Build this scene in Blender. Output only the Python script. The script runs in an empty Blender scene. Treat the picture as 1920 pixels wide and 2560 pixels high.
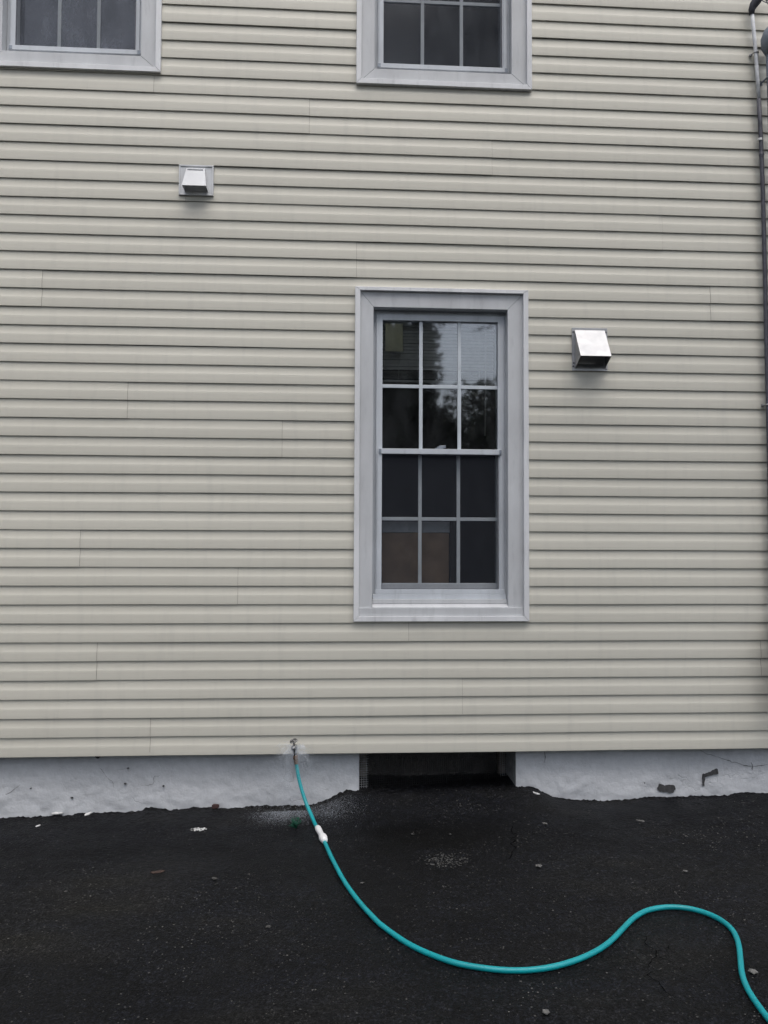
import bpy, bmesh, math, random
import numpy as np
from mathutils import Matrix, Vector, noise

random.seed(7)
rng = np.random.default_rng(11)
S = bpy.context.scene
C = S.collection
R = math.radians

# ---------------------------------------------------------------- camera
cam = bpy.data.cameras.new('camera')
cam.sensor_fit = 'HORIZONTAL'
cam.sensor_width = 36.0
cam.lens = 36.0 * 1920.27 / 1920.0
cam.clip_start = 0.05
cam.clip_end = 500
camo = bpy.data.objects.new('camera', cam)
C.objects.link(camo)
camo.matrix_world = (Matrix.Translation((0, -4.258, 1.1642)) @ Matrix.Rotation(-0.058756, 4, 'Z')
                     @ Matrix.Rotation(math.pi / 2 + 0.037548, 4, 'X') @ Matrix.Rotation(0.004138, 4, 'Z'))
S.camera = camo

# ---------------------------------------------------------------- sky, sun, exposure
SUN_EL, SUN_AZ = R(64), R(165)          # azimuth measured clockwise from +Y
w = bpy.data.worlds.new('World')
S.world = w
w.use_nodes = True
nt = w.node_tree
nt.nodes.clear()
sky = nt.nodes.new('ShaderNodeTexSky')
sky.sky_type = 'NISHITA'
sky.sun_disc = False
sky.sun_elevation = SUN_EL
sky.sun_rotation = SUN_AZ
sky.air_density = 1.0
sky.dust_density = 3.0
hs = nt.nodes.new('ShaderNodeHueSaturation')
hs.inputs['Saturation'].default_value = 0.55
bg = nt.nodes.new('ShaderNodeBackground')
bg.inputs['Strength'].default_value = 0.12
wo = nt.nodes.new('ShaderNodeOutputWorld')
nt.links.new(sky.outputs[0], hs.inputs['Color'])
nt.links.new(hs.outputs[0], bg.inputs['Color'])
nt.links.new(bg.outputs[0], wo.inputs['Surface'])

sl = bpy.data.lights.new('sun', 'SUN')
sl.energy = 1.1
sl.angle = R(66)
sl.color = (1.0, 0.97, 0.93)
so = bpy.data.objects.new('sun', sl)
C.objects.link(so)
sd = Vector((math.sin(SUN_AZ) * math.cos(SUN_EL), math.cos(SUN_AZ) * math.cos(SUN_EL), math.sin(SUN_EL)))
so.rotation_euler = (-sd).to_track_quat('-Z', 'Y').to_euler()
so.location = (0, -6, 12)

S.view_settings.view_transform = 'Standard'
S.view_settings.look = 'None'
S.view_settings.gamma = 1.0
S.view_settings.use_curve_mapping = False
S.view_settings.exposure = 0.80
S.cycles.use_denoising = True
S.cycles.use_adaptive_sampling = True
S.cycles.adaptive_threshold = 0.025
S.cycles.max_bounces = 6
S.cycles.diffuse_bounces = 3
S.cycles.glossy_bounces = 3
S.cycles.transparent_max_bounces = 24


# ---------------------------------------------------------------- materials
class NT:
    def __init__(self, name):
        self.m = bpy.data.materials.new(name)
        self.m.use_nodes = True
        self.t = self.m.node_tree
        self.p = self.t.nodes['Principled BSDF']
        self.out = self.t.nodes['Material Output']

    def n(self, typ, **kw):
        nd = self.t.nodes.new(typ)
        for k, v in kw.items():
            if k.startswith('i_'):
                nd.inputs[k[2:].replace('_', ' ')].default_value = v
            else:
                setattr(nd, k, v)
        return nd

    def l(self, a, b):
        self.t.links.new(a, b)

    def coords(self, scale=(1, 1, 1)):
        tc = self.n('ShaderNodeTexCoord')
        geo = self.n('ShaderNodeNewGeometry')
        mp = self.n('ShaderNodeMapping')
        mp.inputs['Scale'].default_value = scale
        self.l(geo.outputs['Position'], mp.inputs['Vector'])
        return mp.outputs[0]

    def noise(self, scale, detail=4, rough=.55, sc=(1, 1, 1)):
        nd = self.n('ShaderNodeTexNoise')
        nd.inputs['Scale'].default_value = scale
        nd.inputs['Detail'].default_value = detail
        nd.inputs['Roughness'].default_value = rough
        self.l(self.coords(sc), nd.inputs['Vector'])
        return nd.outputs['Fac']

    def ramp(self, fac, stops):
        r = self.n('ShaderNodeValToRGB')
        e = r.color_ramp.elements
        while len(e) < len(stops):
            e.new(.5)
        for el, (pos, col) in zip(e, stops):
            el.position = pos
            el.color = col if len(col) == 4 else (*col, 1)
        self.l(fac, r.inputs[0])
        return r.outputs[0]

    def mix(self, fac, a, b, mode='MIX'):
        m = self.n('ShaderNodeMix', data_type='RGBA', blend_type=mode)
        for sock, v in ((m.inputs[0], fac), (m.inputs[6], a), (m.inputs[7], b)):
            if hasattr(v, 'is_linked') or isinstance(v, bpy.types.NodeSocket):
                self.l(v, sock)
            elif isinstance(v, (int, float)):
                sock.default_value = v
            else:
                sock.default_value = (*v, 1) if len(v) == 3 else v
        return m.outputs[2]

    def math(self, op, a, b=None):
        m = self.n('ShaderNodeMath', operation=op)
        for sock, v in ((m.inputs[0], a), (m.inputs[1], b)):
            if v is None:
                continue
            if isinstance(v, bpy.types.NodeSocket):
                self.l(v, sock)
            else:
                sock.default_value = v
        return m.outputs[0]

    def bump(self, h, strength=.2, dist=.01, prev=None):
        b = self.n('ShaderNodeBump')
        b.inputs['Strength'].default_value = strength
        b.inputs['Distance'].default_value = dist
        self.l(h, b.inputs['Height'])
        if prev is not None:
            self.l(prev, b.inputs['Normal'])
        return b.outputs[0]

    def set(self, col=None, rough=None, metal=None, normal=None, spec=None):
        for k, v in (('Base Color', col), ('Roughness', rough), ('Metallic', metal), ('Normal', normal), ('Specular IOR Level', spec)):
            if v is None:
                continue
            if isinstance(v, bpy.types.NodeSocket):
                self.l(v, self.p.inputs[k])
            elif k == 'Base Color':
                self.p.inputs[k].default_value = (*v, 1)
            else:
                self.p.inputs[k].default_value = v
        return self.m


def simple(name, col, rough=.5, metal=0., var=.12, scale=30, bump=.05, bdist=.002, spec=.5):
    t = NT(name)
    f = t.noise(scale, 5)
    dk = tuple(c * (1 - var) for c in col)
    lt = tuple(min(1, c * (1 + var)) for c in col)
    c = t.ramp(f, [(.3, dk), (.7, lt)])
    nb = t.bump(t.noise(scale * 4, 3), bump, bdist)
    r = t.math('ADD', t.math('MULTIPLY', t.noise(scale * .6, 3), .25), rough - .12)
    return t.set(c, r, metal, nb, spec)


def m_vinyl():
    t = NT('vinyl_siding')
    big = t.noise(.9, 3, .5)
    c = t.ramp(big, [(.3, (.566, .545, .475)), (.7, (.613, .591, .517))])
    # fine wood grain
    gr = t.noise(9, 6, .65, (1, 8, 22))
    c = t.mix(.5, c, t.ramp(gr, [(.25, (.55, .53, .462)), (.75, (.63, .607, .532))]))
    # faint grime, streaked down and blotched
    st = t.noise(5, 5, .6, (3.5, 1, .5))
    gm = t.ramp(st, [(.52, (0, 0, 0)), (.78, (1, 1, 1))])
    c = t.mix(t.math('MULTIPLY', gm, .15), c, (.27, .27, .26))
    sp = t.noise(90, 2, .5)
    spm = t.ramp(sp, [(.76, (0, 0, 0)), (.80, (1, 1, 1))])
    c = t.mix(t.math('MULTIPLY', spm, .35), c, (.16, .15, .13))
    # a slightly different tint for each panel
    oi = t.n('ShaderNodeObjectInfo')
    k = t.math('ADD', t.math('MULTIPLY', oi.outputs['Random'], .07), .965)
    hv = t.n('ShaderNodeHueSaturation')
    t.l(k, hv.inputs['Value'])
    t.l(c, hv.inputs['Color'])
    nb = t.bump(gr, .22, .0012)
    nb = t.bump(t.noise(3.5, 2), .10, .01, nb)
    return t.set(hv.outputs[0], .46, 0, nb, .35)


def m_trim(name='painted_trim', col=(.565, .575, .59)):
    t = NT(name)
    f = t.noise(4, 5, .6, (1.5, 1, .6))
    c = t.ramp(f, [(.3, tuple(a * .88 for a in col)), (.7, tuple(a * 1.06 for a in col))])
    st = t.noise(14, 6, .65, (2.0, 1, .35))
    gm = t.ramp(st, [(.55, (0, 0, 0)), (.8, (1, 1, 1))])
    c = t.mix(t.math('MULTIPLY', gm, .35), c, (.24, .25, .26))
    nb = t.bump(t.noise(6, 3), .08, .01)
    return t.set(c, t.math('ADD', t.math('MULTIPLY', f, .3), .25), 0, nb, .4)


def m_foundation():
    t = NT('painted_parging')
    f = t.noise(3.0, 6, .6)
    c = t.ramp(f, [(.3, (.53, .54, .555)), (.7, (.61, .62, .635))])
    f2 = t.noise(22, 6, .7)
    c = t.mix(.35, c, t.ramp(f2, [(.3, (.40, .42, .45)), (.65, (.60, .62, .66))]))
    sp = t.ramp(t.noise(60, 3, .6), [(.70, (0, 0, 0)), (.76, (1, 1, 1))])
    c = t.mix(t.math('MULTIPLY', sp, .22), c, (.16, .16, .16))
    v = t.n('ShaderNodeTexVoronoi', feature='DISTANCE_TO_EDGE')
    v.inputs['Scale'].default_value = 5.5
    wv = t.n('ShaderNodeVectorMath', operation='ADD')
    nn = t.n('ShaderNodeTexNoise')
    nn.inputs['Scale'].default_value = 6
    t.l(t.coords(), nn.inputs['Vector'])
    sc = t.n('ShaderNodeVectorMath', operation='SCALE')
    sc.inputs['Scale'].default_value = .35
    t.l(nn.outputs['Color'], sc.inputs[0])
    t.l(t.coords(), wv.inputs[0])
    t.l(sc.outputs[0], wv.inputs[1])
    t.l(wv.outputs[0], v.inputs['Vector'])
    cr = t.ramp(v.outputs['Distance'], [(.0, (1, 1, 1)), (.012, (0, 0, 0))])
    brk = t.ramp(t.noise(2.6, 3), [(.52, (0, 0, 0)), (.62, (1, 1, 1))])
    cm = t.math('MULTIPLY', cr, brk)
    c = t.mix(t.math('MULTIPLY', cm, .10), c, (.2, .2, .2))
    h = t.math('SUBTRACT', t.noise(26, 6, .65), t.math('MULTIPLY', cm, .35))
    nb = t.bump(h, .45, .012)
    nb = t.bump(t.noise(7, 4, .6), .5, .02, nb)
    return t.set(c, .75, 0, nb, .3)


def m_asphalt():
    t = NT('sealed_asphalt')
    big = t.noise(1.1, 5, .6)
    c = t.ramp(big, [(.3, (.0030, .0034, .0050)), (.7, (.0062, .0067, .0088))])
    moss = t.ramp(t.noise(1.7, 4, .55, (.6, 1.6, 1)), [(.50, (0, 0, 0)), (.70, (1, 1, 1))])
    c = t.mix(t.math('MULTIPLY', moss, .6), c, (.0072, .0064, .0040))
    # aggregate showing through the sealer, several sizes
    g1 = t.ramp(t.noise(95, 4, .75), [(.36, (.12,) * 3), (.50, (.85,) * 3), (.70, (4.2,) * 3)])
    c = t.mix(1.0, c, g1, 'MULTIPLY')
    g0 = t.ramp(t.noise(34, 5, .7), [(.34, (.42,) * 3), (.52, (1.0,) * 3), (.70, (1.9,) * 3)])
    c = t.mix(1.0, c, g0, 'MULTIPLY')
    g2 = t.ramp(t.noise(230, 3, .7), [(.36, (.25,) * 3), (.66, (2.1,) * 3)])
    c = t.mix(1.0, c, g2, 'MULTIPLY')
    stain = t.ramp(t.noise(1.9, 5, .6, (.55, 1.5, 1)), [(.42, (.50,) * 3), (.60, (1.12,) * 3)])
    c = t.mix(1.0, c, stain, 'MULTIPLY')
    # damp tongue in front of the basement opening
    geo = t.n('ShaderNodeNewGeometry')
    vs_ = t.n('ShaderNodeVectorMath', operation='SUBTRACT')
    vs_.inputs[1].default_value = (.42, -.42, -.3)
    t.l(geo.outputs['Position'], vs_.inputs[0])
    vm_ = t.n('ShaderNodeVectorMath', operation='MULTIPLY')
    vm_.inputs[1].default_value = (1.75, 4.2, 0)
    t.l(vs_.outputs[0], vm_.inputs[0])
    ln_ = t.n('ShaderNodeVectorMath', operation='LENGTH')
    t.l(vm_.outputs[0], ln_.inputs[0])
    dist = t.math('ADD', ln_.outputs['Value'], t.math('MULTIPLY', t.noise(5, 5, .6), .9))
    wet = t.ramp(t.math('MULTIPLY', dist, .5), [(.42, (.34,) * 3), (.72, (1,) * 3)])
    c = t.mix(1.0, c, wet, 'MULTIPLY')
    worn = t.ramp(t.noise(2.4, 5, .65), [(.40, (0,) * 3), (.66, (1,) * 3)])
    last = c
    for sc_, lo, amt in ((75, .952, .6), (130, .935, .9)):
        v = t.n('ShaderNodeTexVoronoi')
        v.inputs['Scale'].default_value = sc_
        t.l(t.coords(), v.inputs['Vector'])
        sepc = t.n('ShaderNodeSeparateColor')
        t.l(v.outputs['Color'], sepc.inputs[0])
        pick = t.ramp(sepc.outputs[0], [(lo, (0, 0, 0)), (lo + .006, (1, 1, 1))])
        dot = t.ramp(v.outputs['Distance'], [(.18, (1, 1, 1)), (.36, (0, 0, 0))])
        sp = t.math('MULTIPLY', t.math('MULTIPLY', pick, dot), t.math('ADD', t.math('MULTIPLY', worn, .85), .15))
        last = t.mix(t.math('MULTIPLY', sp, amt), last, t.ramp(sepc.outputs[1], [(.0, (.05, .05, .05)), (1.0, (.34, .33, .31))]))
    agg = t.n('ShaderNodeTexVoronoi')
    agg.inputs['Scale'].default_value = 110
    t.l(t.coords(), agg.inputs['Vector'])
    nb = t.bump(agg.outputs['Distance'], .8, .006)
    nb = t.bump(t.noise(45, 5, .75), .7, .014, nb)
    r = t.ramp(t.noise(2.1, 4, .6), [(.35, (.48,) * 3), (.7, (.70,) * 3)])
    return t.set(last, r, 0, nb, .16)


def m_glass(name, haze=.03, hcol=(.5, .52, .55), refl=1.0, rough=.03, ior=2.0):
    t = NT(name)
    fr = t.n('ShaderNodeFresnel')
    fr.inputs['IOR'].default_value = ior
    nb = t.bump(t.noise(1.3, 1), .02, .05)
    gl = t.n('ShaderNodeBsdfGlossy')
    gl.inputs['Roughness'].default_value = rough
    gl.inputs['Color'].default_value = (.95 * refl, .97 * refl, 1.0 * refl, 1)
    t.l(nb, gl.inputs['Normal'])
    tr = t.n('ShaderNodeBsdfTransparent')
    tr.inputs['Color'].default_value = (.965, .975, .975, 1)
    mx = t.n('ShaderNodeMixShader')
    t.l(fr.outputs[0], mx.inputs[0])
    t.l(tr.outputs[0], mx.inputs[1])
    t.l(gl.outputs[0], mx.inputs[2])
    df = t.n('ShaderNodeBsdfDiffuse')  # diffuse veil: condensation, plus pale cloud and sky reflection painted in
    df.inputs['Color'].default_value = (*hcol, 1)
    f = t.ramp(t.noise(7, 6, .65, (1.6, 1, .7)), [(.35, (.1,) * 3), (.75, (1,) * 3)])
    drop = t.ramp(t.noise(160, 2, .5), [(.70, (0, 0, 0)), (.74, (1, 1, 1))])
    ff = t.math('ADD', t.math('MULTIPLY', f, haze), t.math('MULTIPLY', drop, haze * 1.6))
    m2 = t.n('ShaderNodeMixShader')
    t.l(ff, m2.inputs[0])
    t.l(mx.outputs[0], m2.inputs[1])
    t.l(df.outputs[0], m2.inputs[2])
    t.l(m2.outputs[0], t.out.inputs['Surface'])
    return t.m


def m_screen():
    t = NT('insect_screen')
    tr = t.n('ShaderNodeBsdfTransparent')
    df = t.n('ShaderNodeBsdfDiffuse')
    df.inputs['Color'].default_value = (.050, .054, .066, 1)
    f = t.math('ADD', t.math('MULTIPLY', t.noise(9, 5, .6, (1, 1, .6)), .10), .29)
    drop = t.ramp(t.noise(210, 2, .5), [(.72, (0, 0, 0)), (.75, (1, 1, 1))])
    mx = t.n('ShaderNodeMixShader')
    t.l(f, mx.inputs[0])
    t.l(tr.outputs[0], mx.inputs[1])
    t.l(df.outputs[0], mx.inputs[2])
    d2 = t.n('ShaderNodeBsdfDiffuse')
    d2.inputs['Color'].default_value = (.55, .57, .6, 1)
    m2 = t.n('ShaderNodeMixShader')
    t.l(t.math('MULTIPLY', drop, .35), m2.inputs[0])
    t.l(mx.outputs[0], m2.inputs[1])
    t.l(d2.outputs[0], m2.inputs[2])
    t.l(m2.outputs[0], t.out.inputs['Surface'])
    return t.m


def m_water():
    t = NT('water')
    tr = t.n('ShaderNodeBsdfTransparent')
    pr = t.p
    pr.inputs['Base Color'].default_value = (.80, .84, .9, 1)
    pr.inputs['Roughness'].default_value = .12
    mx = t.n('ShaderNodeMixShader')
    mx.inputs[0].default_value = .42
    t.l(tr.outputs[0], mx.inputs[1])
    t.l(pr.outputs[0], mx.inputs[2])
    t.l(mx.outputs[0], t.out.inputs['Surface'])
    return t.m


def m_leaf(name, a, b):
    t = NT(name)
    oi = t.noise(3, 3)
    c = t.ramp(oi, [(.3, a), (.7, b)])
    return t.set(c, .55, 0, None, .3)


def m_galv():
    t = NT('galvanized_steel')
    f = t.noise(9, 5, .6)
    c = t.ramp(f, [(.3, (.36, .37, .385)), (.7, (.46, .46, .47))])
    nb = t.bump(t.noise(14, 3), .08, .01)
    return t.set(c, t.math('ADD', t.math('MULTIPLY', t.noise(20, 4), .22), .38), .85, nb)


M = dict(
    vinyl=m_vinyl(), trim=m_trim(), channel=m_trim('trim_channel_paint', (.74, .745, .76)), frame=m_trim('window_frame_paint', (.56, .59, .63)),
    muntin=simple('muntin_paint', (.55, .595, .635), .4, var=.08, scale=12),
    found=m_foundation(), asphalt=m_asphalt(),
    glass=m_glass('window_glass', .045), glass_up=m_glass('upper_window_glass', .16, rough=.11), glass_fog_sky=m_glass('fog_sky_glass', .75, (.40, .43, .50), rough=.10),  # haze mixes real condensation with sky reflection put into the colour
    glass_low=m_glass('lower_sash_glass', .03, ior=1.4),
    lightened_pane=m_glass('lightened_pane_glass', .9, (.19, .175, .165)),  # brown veil painted onto the glass to lighten the black basement opening
    screen=m_screen(), water=m_water(), galv=m_galv(),
    bare=simple('bare_concrete', (.060, .060, .062), .9, var=.35, scale=60, bump=.3),
    crack=simple('crack_dark', (.11, .115, .12), .9), black=simple('black_crack', (.0012, .0012, .0014), 1.0, spec=0.0),
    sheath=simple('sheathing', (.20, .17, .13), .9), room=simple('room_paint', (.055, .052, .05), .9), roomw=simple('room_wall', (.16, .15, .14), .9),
    hose=simple('teal_hose', (.003, .30, .33), .36, var=.10, scale=9, bump=.04), white=simple('white_plastic', (.74, .74, .74), .4, var=.05),
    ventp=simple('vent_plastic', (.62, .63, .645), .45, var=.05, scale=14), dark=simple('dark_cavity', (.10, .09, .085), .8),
    chrome=simple('worn_chrome', (.20, .195, .19), .22, .9, var=.35, scale=90), brass=simple('rusty_brass', (.20, .12, .075), .5, .6, var=.4, scale=120, bump=.2),
    pipew=simple('weathered_white_pipe', (.72, .73, .75), .55, var=.18, scale=25), cable=simple('grey_cable_jacket', (.085, .085, .105), .55, var=.25, scale=40, bump=.3),
    mast=simple('grey_mast', (.22, .25, .29), .5, .2, var=.2, scale=22), headm=simple('dark_cast_metal', (.07, .07, .085), .6, .2, var=.4, scale=40),
    wood=simple('old_wood', (.22, .19, .165), .8, var=.4, scale=20), wire=simple('rusted_wire', (.010, .010, .010), .7), wirep=simple('painted_wire', (.36, .37, .38), .7, var=.4, scale=70),
    jamb=simple('jamb_parging', (.20, .20, .205), .85, var=.35, scale=28, bump=.5), blind=simple('blind_vinyl', (.80, .79, .74), .5, var=.08),
    paper=simple('yellowed_paper', (.84, .78, .52), .8, var=.2, scale=9), cab=simple('cabinet_wood', (.46, .31, .205), .6, var=.2, scale=9), cabtop=simple('cabinet_top', (.58, .60, .64), .4),
    flake=simple('paint_flake', (.62, .62, .61), .8, var=.12, scale=60), stone=simple('grey_stone', (.115, .112, .106), .85, var=.5, scale=35, bump=.4),
    gravel=simple('dull_gravel', (.055, .054, .051), .85, var=.7, scale=60, bump=.4),
    redchip=simple('brick_chip', (.06, .03, .028), .9), leafb=simple('dry_leaf', (.045, .026, .020), .8, var=.35, scale=40),
    weed=m_leaf('weed_green', (.004, .05, .03), (.010, .10, .055)), bark=simple('bark', (.07, .055, .042), .95, var=.4, scale=8, bump=.6),
    leaf1=m_leaf('tree_leaf', (.018, .035, .012), (.04, .07, .022)), leaf2=m_leaf('hedge_leaf', (.014, .03, .012), (.03, .055, .02)),
    screw=simple('screw_metal', (.16, .16, .17), .4, .8), cloth=simple('red_cloth', (.16, .03, .035), .9),
)


# ---------------------------------------------------------------- mesh helpers
class MB:
    def __init__(self):
        self.v = []
        self.f = []

    def add(self, vs, fs):
        o = len(self.v)
        self.v += [tuple(map(float, a)) for a in vs]
        self.f += [tuple(i + o for i in f) for f in fs]
        return self

    def box(self, x0, x1, y0, y1, z0, z1):
        return self.add([(x0, y0, z0), (x1, y0, z0), (x1, y1, z0), (x0, y1, z0), (x0, y0, z1), (x1, y0, z1), (x1, y1, z1), (x0, y1, z1)],
                        [(0, 3, 2, 1), (4, 5, 6, 7), (0, 1, 5, 4), (1, 2, 6, 5), (2, 3, 7, 6), (3, 0, 4, 7)])

    def prism(self, poly, y0, y1):
        """poly: (x, z) outline counter-clockwise seen from -Y, extruded from y0 (front) to y1 (back)"""
        n = len(poly)
        return self.add([(x, y0, z) for x, z in poly] + [(x, y1, z) for x, z in poly],
                        [tuple(range(n)), tuple(range(2 * n - 1, n - 1, -1))] + [(i, i + n, (i + 1) % n + n, (i + 1) % n) for i in range(n)])

    def tube(self, pts, rad, seg=12, cap=True):
        pts = [Vector(p) for p in pts]
        n = len(pts)
        rads = rad if hasattr(rad, '__len__') else [rad] * n
        t0 = (pts[1] - pts[0]).normalized()
        up = Vector((0, 0, 1)) if abs(t0.z) < .9 else Vector((1, 0, 0))
        nrm = t0.cross(up).normalized()
        vs, fs = [], []
        for i, p in enumerate(pts):
            t = (pts[min(i + 1, n - 1)] - pts[max(i - 1, 0)]).normalized()
            nrm = (nrm - t * nrm.dot(t)).normalized()
            b = t.cross(nrm)
            for k in range(seg):
                a = 2 * math.pi * k / seg
                vs.append(p + (nrm * math.cos(a) + b * math.sin(a)) * rads[i])
        for i in range(n - 1):
            for k in range(seg):
                k2 = (k + 1) % seg
                fs.append((i * seg + k, i * seg + k2, (i + 1) * seg + k2, (i + 1) * seg + k))
        if cap:
            fs.append(tuple(range(seg - 1, -1, -1)))
            fs.append(tuple((n - 1) * seg + k for k in range(seg)))
        return self.add(vs, fs)

    def octa(self, c, r, sq=1.0):
        x, y, z = c
        return self.add([(x + r, y, z), (x - r, y, z), (x, y + r, z), (x, y - r, z), (x, y, z + r * sq), (x, y, z - r * sq)],
                        [(0, 2, 4), (2, 1, 4), (1, 3, 4), (3, 0, 4), (2, 0, 5), (1, 2, 5), (3, 1, 5), (0, 3, 5)])

    def stone(self, c, r, rnd, sq=.6):
        base = [(1, 0, 0), (-1, 0, 0), (0, 1, 0), (0, -1, 0), (.6, .6, .55), (-.6, .6, .55), (-.6, -.6, .55), (.6, -.6, .55), (0, 0, .8), (0, 0, -.8)]
        fs = [(0, 4, 7), (0, 2, 4), (2, 5, 4), (2, 1, 5), (1, 6, 5), (1, 3, 6), (3, 7, 6), (3, 0, 7), (4, 5, 8), (5, 6, 8), (6, 7, 8), (7, 4, 8),
              (2, 0, 9), (1, 2, 9), (3, 1, 9), (0, 3, 9)]
        a = rnd.random() * 6.28
        ca, sa = math.cos(a), math.sin(a)
        e = .7 + rnd.random() * .7
        vs = []
        for (x, y, z) in base:
            k = r * (.75 + .5 * rnd.random())
            x, y = x * e, y
            vs.append((c[0] + (x * ca - y * sa) * k, c[1] + (x * sa + y * ca) * k, c[2] + z * k * sq))
        return self.add(vs, fs)

    def build(self, name, mat, parent=None, smooth=False, bevel=0.0, loc=None):
        me = bpy.data.meshes.new(name)
        me.from_pydata(self.v, [], self.f)
        me.validate()
        me.materials.append(M[mat] if isinstance(mat, str) else mat)
        if smooth:
            me.polygons.foreach_set('use_smooth', [True] * len(me.polygons))
        me.update()
        o = bpy.data.objects.new(name, me)
        C.objects.link(o)
        if loc is not None:
            o.location = loc
        if parent is not None:
            o.parent = parent
        if bevel:
            b = o.modifiers.new('bevel', 'BEVEL')
            b.width = bevel
            b.segments = 2
            b.limit_method = 'ANGLE'
        return o


def tag(o, label, cat, group=None, kind=None):
    o['label'] = label
    if cat:
        o['category'] = cat
    if group:
        o['group'] = group
    if kind:
        o['kind'] = kind
    return o


def empty(name, label, cat, loc=(0, 0, 0), group=None):
    o = bpy.data.objects.new(name, None)
    o.empty_display_size = .1
    o.location = loc
    C.objects.link(o)
    return tag(o, label, cat, group)


def box(name, mat, parent, x0, x1, y0, y1, z0, z1, bevel=.0015):
    return MB().box(x0, x1, y0, y1, z0, z1).build(name, mat, parent, bevel=bevel)


# ---------------------------------------------------------------- terrain of the driveway
EDGE = [(-6, -0.42), (-1.92, -0.35), (-1.825, -0.347), (-1.737, -0.34), (-1.643, -0.342), (-1.624, -0.334), (-1.567, -0.343), (-1.516, -0.32), (-1.494, -0.34), (-1.422, -0.326), (-1.349, -0.327), (-1.214, -0.321), (-1.177, -0.328), (-1.059, -0.319), (-1.049, -0.303), (-0.969, -0.304), (-0.923, -0.317), (-0.812, -0.306), (-0.684, -0.301), (-0.662, -0.293), (-0.658, -0.313), (-0.555, -0.31), (-0.447, -0.305), (-0.315, -0.305), (-0.247, -0.3), (-0.176, -0.303), (-0.108, -0.293), (-0.052, -0.272), (0.003, -0.246), (0.043, -0.228), (0.072, -0.223), (0.121, -0.229), (0.559, -0.23), (0.936, -0.226), (0.968, -0.221), (1.032, -0.217), (1.096, -0.218), (1.149, -0.241), (1.213, -0.273), (1.305, -0.29), (1.397, -0.296), (1.526, -0.301), (1.599, -0.299), (1.748, -0.29), (1.952, -0.288), (2.233, -0.283), (2.271, -0.267), (2.383, -0.272), (2.478, -0.274), (6, -0.21)]
EX = np.array([e[0] for e in EDGE])
EZ = np.array([e[1] for e in EDGE])


def base_z(x):
    return -.308 + .018 * x


_gx = np.linspace(-6, 6, 2401)
_ez = np.interp(_gx, EX, EZ)
_k = np.exp(-np.linspace(-3, 3, 37) ** 2 / 2)
_k /= _k.sum()
_sm = np.convolve(np.pad(_ez, 18, mode='edge'), _k, mode='valid')


def ground_z(x, y):
    e = np.interp(x, _gx, _ez)
    s = np.interp(x, _gx, _sm)
    b = base_z(x)
    d = np.maximum(.085 - y, 0)
    mound = np.clip(1 - d / .34, 0, 1)
    mound = mound * mound * (3 - 2 * mound)
    jag = np.clip(1 - d / .035, 0, 1)
    z = b + (s - b) * mound + (e - s) * jag
    # worn hollow with loose gravel
    z = z - .012 * np.exp(-(((x - .49) / .13) ** 2 + ((y + .68) / .09) ** 2))
    return z


def gz(x, y):
    return float(ground_z(np.array([x]), np.array([y]))[0])


def build_ground():
    xs = np.concatenate([[-60, -30, -15, -9], np.arange(-6, -2.2, .12), np.arange(-2.2, 2.8, .009), np.arange(2.8, 6.01, .12), [9, 15, 30, 60]])
    ys = np.concatenate([[.40], np.arange(.14, -.0, -.008), np.arange(-.004, -.5, -.014), np.arange(-.5, -2.3, -.022), np.arange(-2.4, -5, -.15), [-6, -8, -11, -16, -25, -40, -70]])
    nx, ny = len(xs), len(ys)
    X, Y = np.meshgrid(xs, ys)
    Z = ground_z(np.clip(X, -6, 6), Y)
    flat = []
    for x, y in zip(X.ravel(), Y.ravel()):
        if -2.3 < x < 2.9 and y > -2.4:
            p = Vector((x, y, 0))
            h = noise.noise(p * 3.1) * .0045 + noise.noise(p * 13) * .0022 + noise.noise(p * 47) * .0017 + noise.noise(p * 120) * .0012
            if y > .02:
                h += (noise.noise(p * 45 + Vector((0, 0, 5))) * .008 + noise.noise(p * 110) * .005) * min(1, (y - .02) / .04)
            flat.append(h)
        else:
            flat.append(0)
    Z = Z + np.array(flat).reshape(Z.shape)
    V = np.stack([X, Y, Z], -1).reshape(-1, 3)
    idx = np.arange(nx * ny).reshape(ny, nx)
    F = np.stack([idx[:-1, :-1], idx[1:, :-1], idx[1:, 1:], idx[:-1, 1:]], -1).reshape(-1, 4)
    mb = MB()
    mb.v = V.tolist()
    mb.f = F.tolist()
    o = mb.build('driveway', 'asphalt', smooth=True)
    o['kind'] = 'structure'
    o['label'] = 'dark sealed asphalt driveway running up to the house foundation'
    return o


drive = build_ground()


def ribbon(name, pts, wd, mat, parent, plane='ground', lift=.002):
    """a hairline crack: a thin uneven strip following the surface"""
    mb = MB()
    P = []
    for (a, b), (c, d) in zip(pts[:-1], pts[1:]):
        n = max(2, int(math.hypot(c - a, d - b) / .012))
        for i in range(n):
            t = i / n
            q = Vector((a + (c - a) * t, b + (d - b) * t, 3.3))
            P.append((q.x + noise.noise(q * 45) * .009, q.y + noise.noise(q * 45 + Vector((9, 9, 9))) * .007))
    P.append(pts[-1])
    vs, fs = [], []
    n = len(P)
    for i, (a, b) in enumerate(P):
        a2, b2 = P[min(i + 1, n - 1)]
        a1, b1 = P[max(i - 1, 0)]
        dx, dy = a2 - a1, b2 - b1
        L = math.hypot(dx, dy) or 1
        ww = wd * (.35 + .9 * random.random()) * (.3 if i in (0, n - 1) else 1)
        for s in (-.5, .5):
            x, y = a - dy / L * ww * s, b + dx / L * ww * s
            vs.append((x, y, gz(x, y) + lift + .002) if plane == 'ground' else (x, lift, y))
    for i in range(n - 1):
        fs.append((2 * i, 2 * i + 1, 2 * i + 3, 2 * i + 2))
    return mb.add(vs, fs).build(name, mat, parent)


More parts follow.
